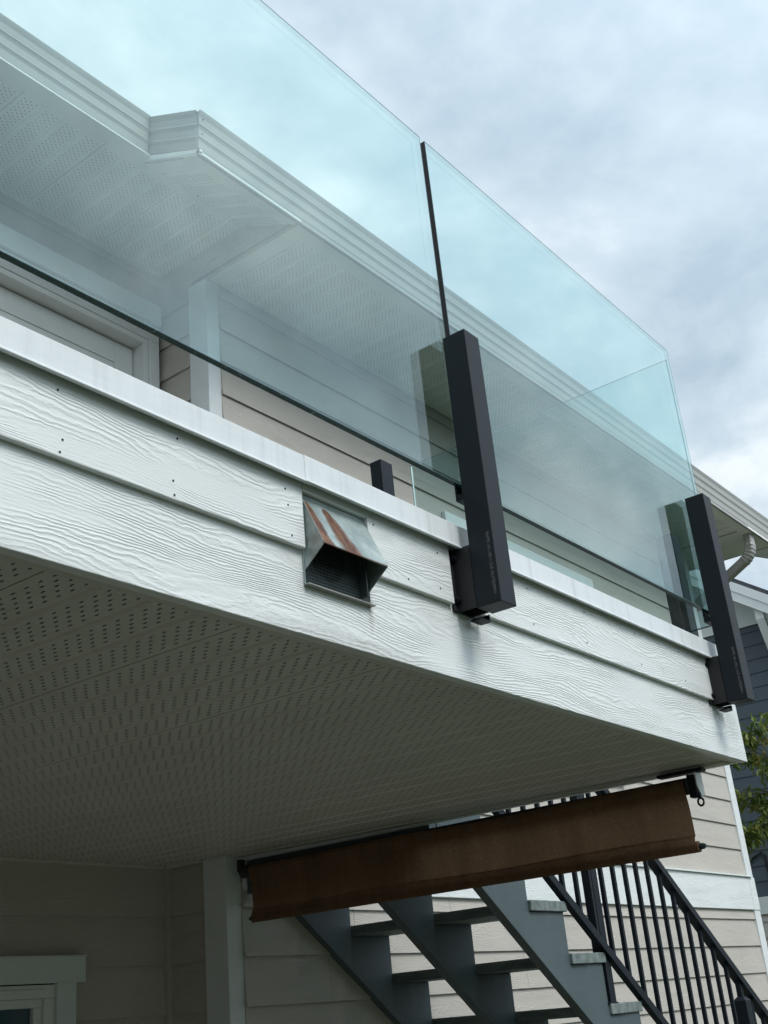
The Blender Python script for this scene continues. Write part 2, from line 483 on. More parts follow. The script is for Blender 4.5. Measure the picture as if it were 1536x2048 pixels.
# ------------------------------------------------------------------ ground
g = MB(); g.quad((-600, -600, GZ), (600, -600, GZ), (600, 600, GZ), (-600, 600, GZ))
g = g.build('ground', M['grass']); g['kind'] = 'structure'
p = MB().box(-3.0, 3.6, .6, YD, GZ - .1, GZ + .03).build('patio', M['concrete']); p['kind'] = 'structure'

# ------------------------------------------------------------------ house
house = thing('house', 'beige lap-sided two storey house with white trim behind the glass-railed deck', 'house', (3.2, YF, GZ))

def board_x(x0, x1, y, z, parent, m=None, h=LAP, name='siding_board'):
    """lap board facing -Y, bottom edge at z, 9 mm proud at the bottom"""
    b = MB().prism([(x0, y - .0125, z), (x0, y - .0065, z), (x0, y - .0060, z + .016), (x0, y + .004, z + .016), (x0, y + .004, z + h + .028), (x0, y + .0000, z + h + .028)], (x1 - x0, 0, 0))
    return b.build(name, m or M['siding'], parent, loc=(x0, y, z))
def board_y(y0, y1, x, z, parent, m=None, h=LAP, name='siding_board'):
    """lap board facing -X"""
    b = MB().prism([(x - .0125, y0, z), (x, y0, z + h + .028), (x + .004, y0, z + h + .028), (x + .004, y0, z + .016), (x - .0060, y0, z + .016), (x - .0065, y0, z)], (0, y1 - y0, 0))
    return b.build(name, m or M['siding_y'], parent, loc=(x, y0, z))

# -- front wall (part) with its siding boards as sub-parts
fw = MB().box(XS + .02, XW - .02, YF + .006, YF + .12, GZ, 3.35).build('front_wall', M['backing'], house)
L0 = .244
joints = {0: [3.9, 6.35], -1: [3.72, 5.2], -2: [5.05, 6.9], -3: [4.1, 7.2], -4: [5.6], -5: [4.5, 7.5], 1: [4.6], }
for k in range(-12, 18):
    z = L0 + k * LAP if k <= 0 else (L0 + k * LAP if k == 1 else .712 + (k - 3) * LAP + .0)
    if k == 1: h, z = .06, .415
    elif k == 2: continue
    else: h = LAP
    if z > 3.17: continue
    hh = min(h, 3.19 - z)
    xs_ = [XS + .06] + sorted(joints.get(k, [random.uniform(4, 7.5)] if k > 3 and random.random() < .55 and k < 9 else [])) + [XW - .06]
    for a, b in zip(xs_[:-1], xs_[1:]):
        board_x(a + .001, b - .001, YF, z, fw, h=hh)
# -- side wall of the recess
sw = MB().box(XS + .006, XS + .03, YF + .02, YD + .08, GZ, 3.18).build('side_wall', M['backing'], house)
for k in range(-12, 18):
    z = .244 + k * LAP - .0 if k < 2 else .712 + (k - 3) * LAP
    if k == 2 or z > 3.17: continue
    board_y(YF + .10, YD - .002, XS, z, sw, h=min(LAP, 3.40 - z))
# -- recessed wall with door upstairs and window downstairs
dw = MB().box(-3.0, XS + .03, YD + .085, YD + .2, GZ, 3.38).build('door_wall', M['backing'], house)
rows = [.415 - .0 + LAP * i for i in range(-13, 1)]
for i, z in enumerate(rows):
    if z > .22: seg = [(-3.0, .6), (.602, 2.461) if i == 11 else (.602, 1.9), (2.463, XS - .025) if i == 11 else (1.902, XS - .025)]
    elif z < -1.0: seg = [(-3.0, .4), (.402, XS - .025)]
    else: seg = [(-3.0, 1.4), (2.70, XS - .025)]
    for a, b in seg: board_x(a, b, YD, z, dw)
for z in [.90 + LAP * i for i in range(0, 16)]:
    if z > 3.30: continue
    h = min(LAP, 3.355 - z)
    if z < 3.1: board_x(-3.0, .52, YD, z, dw, h=h)
    else: board_x(-3.0, XS - .002, YD, z, dw, h=h)
# soft inside-corner strip at the recess
box('corner_strip', (XS - .028, XS - .003, YD - .028, YD - .003, GZ, .60), M['siding_y'], house)
# -- corner boards
def corner_left():
    return MB().prism([(3.166, YF + .116, GZ), (3.166, YF, GZ), (3.246, YF, GZ), (3.246, YF + .02, GZ), (3.192, YF + .02, GZ), (3.192, YF + .116, GZ)][::-1], (0, 0, 3.186 - GZ))
corner_left().build('corner_board', M['trim'], house, bevel=.002, label='white corner board where the deck end meets the wall')
MB().prism([(XW - .085, YF - .018, GZ), (XW + .018, YF - .018, GZ), (XW + .018, YF + .10, GZ), (XW - .0, YF + .10, GZ), (XW, YF + .001, GZ), (XW - .085, YF + .001, GZ)], (0, 0, 3.186 - GZ)).build('corner_board', M['trim'], house, bevel=.002)
box('side_wall', (XW - .02, XW - .001, YF + .02, 11, GZ, 3.3), M['siding_y'], house)
# -- belly band and its drip flashing
MB().box(XS + .07, XW - .087, YF - .022, YF + .002, .477, .694).build('belly_band', M['band'], house, bevel=.002)
MB().box(XS + .07, XW - .04, YF - .036, YF + .002, .6945, .706).build('band_flashing', M['white'], house, bevel=.002)
box('band_return', (XW - .086, XW + .02, YF - .0225, YF - .0185, .477, .694), M['band'], house)

# -- window upstairs on the front wall (only its head shows over the deck cap)
wn_ = MB()
wn_.box(4.924, 6.624, YF - .034, YF - .012, 2.40, 2.515); wn_.box(4.96, 5.05, YF - .030, YF - .012, 1.25, 2.3995)
wn_.box(6.50, 6.59, YF - .030, YF - .012, 1.25, 2.3995); wn_.box(4.93, 6.62, YF - .036, YF - .012, 1.18, 1.2495)
w1 = wn_.build('window', M['trim'], house, bevel=.001)
MB().box(5.051, 6.499, YF - .022, YF - .0125, 1.2505, 2.399).build('pane', M['pane'], w1)

# -- window downstairs in the recessed wall
def rel(x): return x * 1.0117
wm = MB()
WT, WR = .278, rel(2.641)+.092          # head casing top / right end
wl_ = 1.30
wm.box(wl_, 2.762, YD - .040, YD - .013, .196, .278)
wm.box(2.648, 2.728, YD - .034, YD - .013, -.95, .1955)
wm.box(wl_ + .03, wl_ + .12, YD - .034, YD - .013, -.95, .1955)
wm.box(wl_, 2.762, YD - .040, YD - .013, -1.05, -.9505)
w2 = wm.build('window', M['trim'], house, bevel=.001, label='white framed window under the deck')
box('head_flashing', (wl_ - .002, 2.764, YD - .045, YD - .012, .2785, .282), M['white'], w2)
MB().box(wl_ + .1205, 2.6475, YD - .020, YD + .02, .150, .192).box(2.606, 2.6475, YD - .020, YD + .02, -.9, .1495) \
    .box(wl_ + .1205, 2.605, YD - .026, YD - .0205, .172, .178).build('frame', M['white'], w2, bevel=.002)
MB().box(wl_ + .12, 2.6055, YD - .008, YD + .035, .122, .1495).box(2.572, 2.6055, YD - .008, YD + .035, -.9, .1215).build('sash', M['white'], w2, bevel=.002)
box('pane', (wl_ + .12, 2.5715, YD + .010, YD + .018, -.9, .1215), M['pane'], w2)
MB().box(wl_ + .12, 2.5715, YD + .030, YD + .034, -.9, .1215).build('curtain', M['shade'], w2)

# -- patio door upstairs
dx0, dx1 = .62, 3.058
door = MB().box(dx0, dx1, YD + .050, YD + .084, .92, 2.925).build('door', M['white'], house, label='white patio door in the recess')
# (door slab + stiles)
MB().box(dx1 - .11, dx1 - .003, YD + .044, YD + .0495, .92, 2.92).box(dx0, dx1 - .111, YD + .044, YD + .0495, 2.81, 2.92).build('door_rail', M['white'], door, bevel=.002)
MB().box(dx0 - .1, 3.150, YD - .052, YD - .012, 3.045, 3.150).build('head_casing', M['trim'], door, bevel=.002)
MB().box(dx0 - .08, 3.150, YD - .034, YD - .004, 2.955, 3.0445).box(3.088, 3.150, YD - .034, YD - .004, .92, 2.9545).box(dx0 - .08, dx0 - .03, YD - .034, YD - .004, .92, 2.9545).build('casing', M['trim'], door, bevel=.003)
MB().box(dx0 - .029, 3.087, YD - .028, YD + .0845, 2.928, 2.9545).box(3.060, 3.087, YD - .028, YD + .0845, .92, 2.9275).box(dx0 - .029, dx0 - .002, YD - .028, YD + .0845, .92, 2.9275).build('jamb', M['white'], door, bevel=.002)

# -- eaves
Z1, Z2, YR1, YR2, XR, YG1 = 3.352, 3.188, 2.883, 2.553, 2.572, 2.840
PITCH = (Z1 - Z2) / (YR1 - YR2)
def ribbed_panel(x0, x1, y0, y1, zf, band=.0992, n=4, depth=.0045, gap=.0016):
    """perforated soffit panel: n flat bands with soft V grooves between, cross-section in XZ swept along Y"""
    prof = [(x0 + gap, .006), (x0 + gap, 0)]
    w = (x1 - x0)
    nb = max(1, round(w / band)); bw = w / nb
    for i in range(1, nb):
        c = x0 + i * bw
        prof += [(c - .009, 0), (c - .004, depth), (c + .004, depth), (c + .009, 0)]
    prof += [(x1 - gap, 0), (x1 - gap, .006)]
    b = MB(); k = len(prof)
    b.v = [(x, y0, zf(y0) + z) for x, z in prof] + [(x, y1, zf(y1) + z) for x, z in prof]
    for i in range(k - 1):
        b.f.append((i, i + k, i + k + 1, i + 1)); b.mi.append(0)
    return b
def slots(x_first, pitch, nbands, y0, y1, zf, rows, rpitch, ypitch, sx, sy, off=.0006, slope=0, stagger=False):
    b = MB()
    for i in range(nbands):
        for r in range(rows):
            x = x_first + i * pitch + r * rpitch
            y = y0 + (ypitch * .5 if (stagger and r % 2) else 0)
            while y < y1:
                z = zf(y) - off
                z2_ = zf(y + sy) - off; z1_ = zf(y - sy) - off
                b.quad((x - sx, y - sy, z1_), (x - sx * .6, y + sy, z2_), (x + sx, y + sy, z2_), (x + sx * .6, y - sy, z1_))
                y += ypitch
    return b
sof = MB().box(-3.0, XS + .0, YR1 + .001, YD + .08, Z1 + .02, Z1 + .03).build('recess_soffit', M['backing'], house)
x = XS + .012
while x > -3.0:
    x0_ = x - .397
    ribbed_panel(x0_, x, YR1 + .02, YD + .02, lambda y: Z1).build('soffit_panel', M['vinyl_up'], sof)
    x = x0_
slots(XS + .012 - 6 * .397 + .022, .09925, 24, YR1 + .06, YD - .01, lambda y: Z1, 5, .0135, .022, .0028, .0028, stagger=True).build('soffit_perforation', M['upslot'], sof, kind='stuff')
MB().box(-3.0, XS, YR1 + .0005, YR1 + .030, Z1 - .0005, Z1 + .004).box(-3, XS, YD - .028, YD - .012, Z1 - .010, Z1 + .001).build('edge_trim', M['vinyl_up'], sof)
MB().box(XR + .004, XS - .002, YR1 - .004, YR1 + .0003, Z1 - .0035, Z1 + .002).build('soffit_gap', M['slot'], sof)
sof2 = MB().box(XS, 8.87, YR2 + .001, YF + .1, Z2 + .02, Z2 + .03).build('front_soffit', M['backing'], house)
x = 3.275 - .397 + .265
xs0 = 3.1845
bounds = [xs0, 3.275] + [3.275 + .2663 * 0 + .397 * i for i in range(1, 13)] + [8.33]
bounds = sorted(b for b in bounds if b <= 8.331)
for a, b in zip(bounds[:-1], bounds[1:]):
    ribbed_panel(a, b, YR2 + .02, YF + .01, lambda y: Z2).build('soffit_panel', M['vinyl_up'], sof2)
slots(3.275 + .022, .09925, 50, YR2 + .07, YF - .02, lambda y: Z2, 5, .0135, .022, .0028, .0028, stagger=True).build('soffit_perforation', M['upslot'], sof2, kind='stuff')
MB().box(XS, 8.33, YR2 + .0185, YR2 + .085, Z2 - .003, Z2 + .001).box(3.247, 8.33, YF - .028, YF - .012, Z2 - .010, Z2 + .001).build('edge_trim', M['vinyl_up'], sof2)
MB().box(8.331, 8.87, YR2, YF + .6, Z2 - .002, Z2 + .019).build('box_return', M['vinyl_up'], house, bevel=.001)
MB().box(8.326, 8.331, YR2 + .09, YF, Z2 - .0035, Z2 - .001).box(8.865, 8.871, YR2 + .02, YF + .5, Z2 - .0035, Z2 - .0021).build('panel_seam', M['slot'], house)
# bulkhead over the side wall and the sloping soffit under the rake
def rz(y): return Z2 + PITCH * (y - YR2)
bh = MB().prism([(XS, YR2 + .004, Z2 - .002), (XS, YR1, Z1 - .001), (XS, YD, Z1 - .001), (XS, YD, Z2 - .002)], (.002, 0, 0))
bh.build('bulkhead', M['siding_y'], house)
MB().prism([(XS - .0005, YR1 - .075, Z1 - .080), (XS - .0005, YR1 + .001, Z1 - .0012), (XS - .0005, YD - .012, Z1 - .0012), (XS - .0005, YD - .012, Z1 - .080)], (-.006, 0, 0)).build('bulkhead_trim', M['siding_y'], house)
rs = MB().prism([(XR, YR2, Z2 + .002), (XS - .001, YR2, Z2 + .002), (XS - .001, YR1 + .3, rz(YR1 + .3) + .002), (XR, YR1 + .3, rz(YR1 + .3) + .002)], (0, 0, .01)).build('rake_soffit', M['vinyl_up'], house)
for a, c in ((XR + .02, XS - .397), (XS - .397, XS - .004)):   # panels running up the slope
    ribbed_panel(a, c, YR2 + .10, YR1 + .03, lambda y: rz(y) - .0062).build('soffit_panel', M['vinyl_up'], rs)
MB().prism([(XR + .001, YR2 + .0185, rz(YR2 + .0185) - .008), (XS - .002, YR2 + .0185, rz(YR2 + .0185) - .008), (XS - .002, YR2 + .10, rz(YR2 + .10) - .008), (XR + .001, YR2 + .10, rz(YR2 + .10) - .008)], (0, 0, .0075)).build('edge_trim', M['vinyl_up'], rs)
slots(XS - .397 * 1.5 + .022 + .0992, .09925, 5, YR2 + .115, YR1 + .01, lambda y: rz(y) - .0062, 5, .0135, .022, .0016, .0060, off=.0008).build('soffit_perforation', M['upslot'], rs, kind='stuff')
# right-hand rake overhang
MB().prism([(8.87, YR2, Z2), (9.47, YR2, Z2), (9.47, 6.0, rz(6.0)), (8.87, 6.0, rz(6.0))], (0, 0, .012)).build('rake_soffit', M['vinyl_up'], house)
MB().prism([(9.47, YR2 - .02, Z2 - .01), (9.50, YR2 - .02, Z2 - .01), (9.50, 6.0, rz(6.0) - .01), (9.47, 6.0, rz(6.0) - .01)], (0, 0, .2)).build('rake_fascia', M['gutter'], house)

# gutters: stepped K-style profile (y offset from the face, z)
GP = [(.010, 0), (0, .0), (-.0005, .040), (-.004, .050), (-.007, .056), (-.0035, .064), (-.003, .098), (-.007, .110), (-.011, .117), (-.0075, .126),
      (-.009, .158), (-.015, .174), (-.018, .186), (-.014, .190), (-.011, .186), (.03, .186)]
def gutter(x0, x1, y, z, name='gutter', parent=house):
    b = MB(); k = len(GP)
    b.v = [(x0, y + dy, z + dz) for dy, dz in GP] + [(x1, y + dy, z + dz) for dy, dz in GP]
    for i in range(k - 1): b.f.append((i, i + 1, i + 1 + k, i + k)); b.mi.append(0)
    b.f.append(tuple(range(k))[::-1]); b.f.append(tuple(range(k, 2 * k))); b.mi += [0, 0]
    return b.build(name, M['gutter'], parent)
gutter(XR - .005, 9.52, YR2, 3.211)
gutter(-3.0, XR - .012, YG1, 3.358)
# fascia strip below the gutters
box('fascia_board', (XR, 8.87, YR2 + .001, YR2 + .018, Z2 - .003, 3.2105), M['gutter'], house)
box('eave_trim', (-3.0, XR, YG1 + .001, YR1, Z1 - .003, 3.3575), M['vinyl_up'], house)
# ribbed rake trim joining the two eaves at the jog
b = MB(); k = len(GP)
y0_, y1_ = YR2 - .0, YR1 + .35
for yy in (y0_, y1_):
    zb = 3.211 + (yy - YR2) * (3.358 - 3.211) / (YG1 - YR2)
    b.v += [(XR + dy, yy, zb + dz) for dy, dz in GP]
for i in range(k - 1): b.f.append((i, i + k, i + 1 + k, i + 1)); b.mi.append(0)
b.build('rake_trim', M['gutter'], house)
MB().prism([(XR + .001, YR2, Z2 - .003), (XR + .001, YR2, 3.2105), (XR + .001, YR1 + .3, 3.2105 + PITCH * (YR1 - YR2 + .3)), (XR + .001, YR1 + .3, Z2 - .003 + PITCH * (YR1 - YR2 + .3))], (.014, 0, 0)).build('rake_fascia', M['vinyl_up'], house)
sc_ = MB()
for yy, dz in ((YR2 - .001, .080), (YR2 - .009, .150)):
    sc_.tube([(XR + .014, yy, 3.211 + dz), (XR + .014, yy - .005, 3.211 + dz)], .003, 7)
sc_.build('gutter_screw', M['rubber'], house, kind='stuff')
# roof
def roof_slab(x0, x1, y0, z0, ytop, name='roof'):
    zt = z0 + (ytop - y0) * PITCH
    return MB().prism([(x0, y0, z0), (x1, y0, z0), (x1, ytop, zt), (x0, ytop, zt)], (0, 0, .03)).build(name, M['roof'], house)
roof_slab(XR + .03, 9.48, YR2 + .03, 3.34, 8.0)
roof_slab(-3.0, XR + .0, YR1 + .03, 3.52, 8.0)
box('side_wall', (-3.0, XW, 11.0, 11.1, GZ, 3.3), M['siding_y'], house)

# downspout: outlet, ribbed elbow, leg back to the wall
ds = MB()
def rect_sweep(b, pts, w, d):
    """sweep a rounded rectangle along a path in the YZ plane at x = const"""
    P = [Vector(p) for p in pts]; n0 = len(b.v)
    sec = [(-w, -d * .7), (-w * .8, -d), (w * .8, -d), (w, -d * .7), (w, d * .7), (w * .8, d), (-w * .8, d), (-w, d * .7)]
    for i, p in enumerate(P):
        t = (P[min(i + 1, len(P) - 1)] - P[max(0, i - 1)]).normalized()
        sd = Vector((1, 0, 0)); up = sd.cross(t)
        rib = 1.0 + (.09 if 2 <= i <= len(P) - 3 and i % 2 else 0)
        for a, c in sec: b.v.append(tuple(p + sd * a * rib + up * c * rib))
    k = 8
    for i in range(len(P) - 1):
        for q in range(k):
            r_ = (q + 1) % k
            b.f.append((n0 + i * k + q, n0 + i * k + r_, n0 + (i + 1) * k + r_, n0 + (i + 1) * k + q)); b.mi.append(0)
dso = MB()
cx_ = 8.47
path = [(cx_, 2.612, 3.185), (cx_, 2.612, 3.12)]
for i in range(13):
    a = math.radians(i / 12 * 62)
    path.append((cx_, 2.612 + .14 * (1 - math.cos(a)), 3.11 - .14 * math.sin(a)))
last = path[-1]
path += [(cx_, last[1] + .04, last[2] - .0213), (cx_, YF + .16, last[2] - .0213 - (YF + .12 - last[1]) * .532)]
rect_sweep(dso, path, .042, .030)
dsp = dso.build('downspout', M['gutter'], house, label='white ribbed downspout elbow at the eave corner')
box('downspout_pipe', (cx_ - .04, cx_ + .04, YF + .13, YF + .19, GZ, path[-1][2] + .02), M['gutter'], dsp)

# ------------------------------------------------------------------ deck
deck = thing('deck', 'raised deck with white woodgrain fascia and perforated pale soffit underneath', 'deck', (1.5, FY, GZ))
# lower fascia board pieces
b = MB()
b.box(-3.0, DX, FY, FY + .020, .576, .880)
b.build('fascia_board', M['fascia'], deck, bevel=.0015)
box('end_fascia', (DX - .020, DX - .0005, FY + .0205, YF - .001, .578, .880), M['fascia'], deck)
# upper lapped boards, cut round the vent and the post brackets
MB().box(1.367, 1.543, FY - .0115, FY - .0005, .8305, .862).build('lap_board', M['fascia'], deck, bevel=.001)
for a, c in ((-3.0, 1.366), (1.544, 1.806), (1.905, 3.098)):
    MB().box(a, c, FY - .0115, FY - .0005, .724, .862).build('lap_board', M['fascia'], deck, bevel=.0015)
# nails
nl = MB()
for x_, z_ in ((.857, .825), (.867, .751), (.863, .731), (1.079, .828), (1.069, .754), (1.071, .731), (1.322, .820), (1.327, .792), (1.332, .738),
               (1.549 + .012, .822), (1.656, .739), (1.763, .819), (1.76, .745), (2.10, .824), (2.11, .745), (2.36, .826), (2.35, .750), (2.62, .825), (2.63, .748), (2.88, .826), (2.89, .749), (.62, .828), (.63, .75)):
    nl.tube([(x_, FY - .0122, z_), (x_, FY - .0105, z_)], .0019, 7)
nl.build('nail', M['rubber'], deck, kind='stuff')
# metal drip cap, two lengths that overlap
def capmb(x0, x1, dy=0.0):
    pr = [(1.125, .8455), (1.1215, .8425), (1.1215, .8395), (1.1255, .8388), (1.131, .841), (1.131, .888), (1.18, .8895), (1.18, .8925), (1.1265, .8915), (1.125, .890)]
    return MB().prism([(x0, y - dy, z + dy * .5) for y, z in pr], (x1 - x0, 0, 0))
capmb(-3.0, 1.378).build('drip_cap', M['cap'], deck, bevel=.0006)
capmb(1.360, DX + .006, .0011).build('drip_cap', M['cap'], deck, bevel=.0006)
MB().prism([(DX, y, z) for y, z in ((1.128, .8435), (1.128, .891), (1.14, .8912), (1.14, .8435))], (.006, 0, 0)).build('cap_end', M['cap'], deck)
# deck surface and framing
box('deck_surface', (-3.0, DX - .001, FY + .031, YD + .04, .860, .8885), M['concrete'], deck)
box('deck_frame', (-3.0, DX - .022, FY + .021, YF - .002, .61, .859), M['shade'], deck)
# soffit: trim channel, panels, slots
sd = MB().box(-3.0, DX - .022, FY + .022, YD, .604, .609).build('deck_soffit', M['backing'], deck)
xq = .8895 + .3775 * 7
pan_edges = [.8895 + .3775 * i for i in range(-10, 7)] + [DX - .034]
for a, c in zip(pan_edges[:-1], pan_edges[1:]):
    y1_ = YD - .004 if c < XS else YF - .003
    if a < XS < c:
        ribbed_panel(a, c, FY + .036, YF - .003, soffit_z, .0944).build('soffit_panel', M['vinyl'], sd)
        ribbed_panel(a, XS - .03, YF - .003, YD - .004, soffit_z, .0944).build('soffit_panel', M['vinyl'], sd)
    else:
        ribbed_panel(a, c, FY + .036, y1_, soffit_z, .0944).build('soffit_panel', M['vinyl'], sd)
slots(.8895 + .0205 - .3775 * 2, .0944, 34, FY + .054, YD - .01, soffit_z, 5, .0135, .0312, .0015, .0046, stagger=True).build('soffit_perforation', M['slot'], sd, kind='stuff')
tr = MB()
tr.prism([(-3.0, FY + .0205, .578), (-3.0, FY + .030, .579), (-3.0, FY + .046, .5815), (-3.0, FY + .046, .590), (-3.0, FY + .0205, .590)][::-1], (DX + 3.0 - .021, 0, 0))
tr.prism([(DX - .046, FY + .046, .579), (DX - .022, FY + .046, .577), (DX - .022, FY + .046, .590), (DX - .046, FY + .046, .590)], (0, YF - FY - .05, .0145))
tr.build('channel_trim', M['vinyl'], sd)
MB().prism([(-3.0, YD - .018, .592), (-3.0, YD - .0015, .592), (-3.0, YD - .0015, .601), (-3.0, YD - .018, .601)], (XS + 2.97, 0, 0)).build('channel_trim', M['vinyl'], sd)
box('channel_trim', (XS - .026, XS - .0121, YF + .12, YD - .0185, .590, .602), M['vinyl'], sd)

# ------------------------------------------------------------------ exhaust vent
vent = thing('exhaust_vent', 'rust-streaked galvanised vent hood set into the white deck fascia', 'vent', (1.455, FY, .665))
VX0, VX1 = 1.3695, 1.541
MB().box(VX0 - .002, VX1 + .002, FY - .0035, FY - .0006, .663, .829).build('flange', M['galv'], vent)
hood = MB()
TL, TR_ = (VX0, FY - .004, .8235), (VX1, FY - .004, .8235)
FL, FR = (VX0, 1.1015, .7235), (VX1, 1.1015, .7235)
BL, BR = (VX0, FY - .004, .6895), (VX1, FY - .004, .6895)
hood.quad(TL, FL, FR, TR_); hood.tri(TL, BL, FL); hood.tri(TR_, FR, BR)
h_ = hood.build('hood', M['galv'], vent)
sm = h_.modifiers.new('solid', 'SOLIDIFY'); sm.thickness = .0012; sm.offset = -1
MB().tube([FL, FR], .0012, 6).tube([BL, FL], .0010, 6).tube([FR, BR], .0010, 6).tube([TL, FL], .0009, 6).tube([TR_, FR], .0009, 6).build('folded_edge', M['galv'], vent)
# back plate behind the screen, duct mouth
MB().box(VX0 + .0005, VX1 - .0005, FY - .0052, FY - .0042, .667, .815).build('back_plate', M['galv_darkened'], vent)
MB().tube([(1.428, FY - .0058, .732), (1.428, FY - .0053, .732)], .050, 36).build('duct_opening', M['duct_dark'], vent)
scn = MB()
i = 0
xx = VX0 + .004
while xx < 1.508:
    scn.box(xx, xx + .0006, FY - .0074, FY - .0068, .669, .81); xx += .0058
zq = .671
while zq < .81:
    scn.box(VX0 + .002, 1.508, FY - .0078, FY - .0072, zq, zq + .0006); zq += .0058
scn.build('insect_screen', M['wire'], vent, kind='stuff')
box('bottom_lip', (VX0 - .002, VX1 + .006, FY - .012, FY - .0006, .6620, .6640), M['gutter'], vent)
MB().box(1.5085, 1.512, FY - .024, FY - .0053, .668, .762).build('baffle', M['galv_darkened'], vent)

# ------------------------------------------------------------------ railing posts
def make_post(x, y, label, right_cut=.05):
    z0, z1 = .708, 1.3195
    t = thing('railing_post', label, 'post', (x + .028, y + .028, z0), 'black railing posts bracketed to the deck edge')
    MB().box(x, x + .056, y, y + .056, z0, z1).build('post_tube', M['post'], t, loc=(x, y, z0), bevel=.0012)
    return t
def post_parts(t, x, y):
    """bracket, bolts and glass clamp of a front post at (x, y)"""
    MB().box(x - .012, x + .078, FY - .006, FY - .0007, .712, .842).box(x + .002, x + .0075, y + .0575, FY - .0062, .712, .842) \
        .box(x + .048, x + .0535, y + .0575, FY - .0062, .712, .842).build('bracket', M['rubber'], t, bevel=.0008)
    for dx, dz in ((-.003, .822), (-.003, .735)):
        MB().tube([(x + dx, FY - .006, dz), (x + dx, FY - .013, dz)], .0075, 6).tube([(x + dx, FY - .0125, dz), (x + dx, FY - .017, dz)], .004, 8).build('bolt', M['black'], t)
    MB().box(x + .040, x + .078, FY - .030, FY - .0062, .700, .7035).box(x + .074, x + .078, FY - .030, FY - .0062, .7037, .716).build('foot_bracket', M['black'], t, bevel=.0006)
    MB().box(x + .010, x + .046, y + .0565, y + .0595, .958, 1.305).build('glass_gasket', M['rubber'], t)
    MB().box(x + .008, x + .048, y + .0565, 1.1225, .944, .9575).box(x + .008, x + .048, 1.1185, 1.1225, .958, .985).build('glass_clamp', M['black'], t, bevel=.0006)
YP = 1.045
p1 = make_post(1.823, YP, 'black railing post in the middle of the deck edge, just right of the rusty vent')
post_parts(p1, 1.823, YP)
p2 = make_post(3.065, YP, 'black railing post at the right end of the front edge, in front of the downspout')
post_parts(p2, 3.065, YP)
p3 = thing('railing_post', 'black side railing post seen through the glass, left of the right-hand front post', 'post', (3.31, 1.27, .708), 'black railing posts bracketed to the deck edge')
MB().box(3.285, 3.341, 1.245, 1.301, .708, 1.3195).build('post_tube', M['black'], p3, bevel=.0012)
MB().box(DX + .0005, DX + .006, 1.235, 1.311, .712, .842).box(DX + .0062, 3.2845, 1.26, 1.266, .712, .842).build('bracket', M['black'], p3)
MB().box(DX + .0135, 3.2845, 1.262, 1.284, .99, 1.305).build('glass_gasket', M['rubber'], p3)
for z_ in (1.16,):
    MB().tube([(3.2848, 1.273, z_), (3.2815, 1.273, z_)], .006, 10).build('bolt', M['rubber'], p3)

# ------------------------------------------------------------------ glass panels
def glass_panel(label, x0, x1, y0, y1, z0, z1, along='X'):
    t = thing('glass_panel', label, 'glass panel', ((x0 + x1) / 2, (y0 + y1) / 2, z0), 'frameless glass railing panels')
    b = MB()
    if along == 'X':
        b.quad((x0, y0, z0), (x1, y0, z0), (x1, y0, z1), (x0, y0, z1)); b.quad((x1, y1, z0), (x0, y1, z0), (x0, y1, z1), (x1, y1, z1))
    else:
        b.quad((x0, y1, z0), (x0, y0, z0), (x0, y0, z1), (x0, y1, z1)); b.quad((x1, y0, z0), (x1, y1, z0), (x1, y1, z1), (x1, y0, z1))
    b.build('pane', M['glass'], t)
    e = MB()
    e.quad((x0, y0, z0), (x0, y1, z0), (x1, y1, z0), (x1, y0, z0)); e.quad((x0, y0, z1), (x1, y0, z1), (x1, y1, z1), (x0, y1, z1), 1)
    if along == 'X':
        e.quad((x0, y0, z0), (x0, y0, z1), (x0, y1, z1), (x0, y1, z0)); e.quad((x1, y0, z0), (x1, y1, z0), (x1, y1, z1), (x1, y0, z1), 1)
    else:
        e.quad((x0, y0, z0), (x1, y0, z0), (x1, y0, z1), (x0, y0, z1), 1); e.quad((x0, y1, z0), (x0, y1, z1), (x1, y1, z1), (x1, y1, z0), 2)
    e.build('edge', [M['glass_edge'], M['glass'], M['painted_lit_edge']], t)
    a = .0015; ar = MB()
    if along == 'X':
        yy = y0 - .0003
        ar.box(x0, x1, yy, yy + .0002, z1 - a * 1.5, z1 + .0002); ar.box(x1 - a, x1 + .0002, yy, yy + .0002, z0, z1 - a * 1.5)
        ar.box(x0, x0 + a, yy, yy + .0002, z0, z1 - a * 1.5); ar.box(x0 + a, x1 - a, yy, yy + .0002, z0, z0 + a * .7)
    else:
        xx = x0 - .0003
        ar.box(xx, xx + .0002, y0, y1, z1 - a * 1.6, z1 + .0002); ar.box(xx, xx + .0002, y0, y0 + a * 1.5, z0, z1 - a * 1.6)
        ar.box(xx, xx + .0002, y1 - a * 1.5, y1, z0, z1 - a * 1.6); ar.box(xx, xx + .0002, y0 + a * 1.5, y1 - a * 1.5, z0, z0 + a)
    ar.build('polished_edge', M['arris'], t)
    return t
GY0, GY1 = 1.1050, 1.1170
glass_panel('large front glass railing panel left of the middle black post', .46, 1.8435, GY0, GY1, .9745, 1.889)
glass_panel('front glass railing panel between the two black posts', 1.8640, 3.200, GY0, GY1, .9745, 1.889)
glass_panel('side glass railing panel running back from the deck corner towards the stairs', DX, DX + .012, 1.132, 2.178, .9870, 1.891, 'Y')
# black tape on the free vertical edge by the middle post
tp = MB().box(1.8632, 1.8639, GY0, GY1, .975, 1.889).build('edge_tape', M['rubber'], None)
tp['label'] = 'thin black edging strip on the upright glass edge above the middle post'; tp['category'] = 'edging strip'

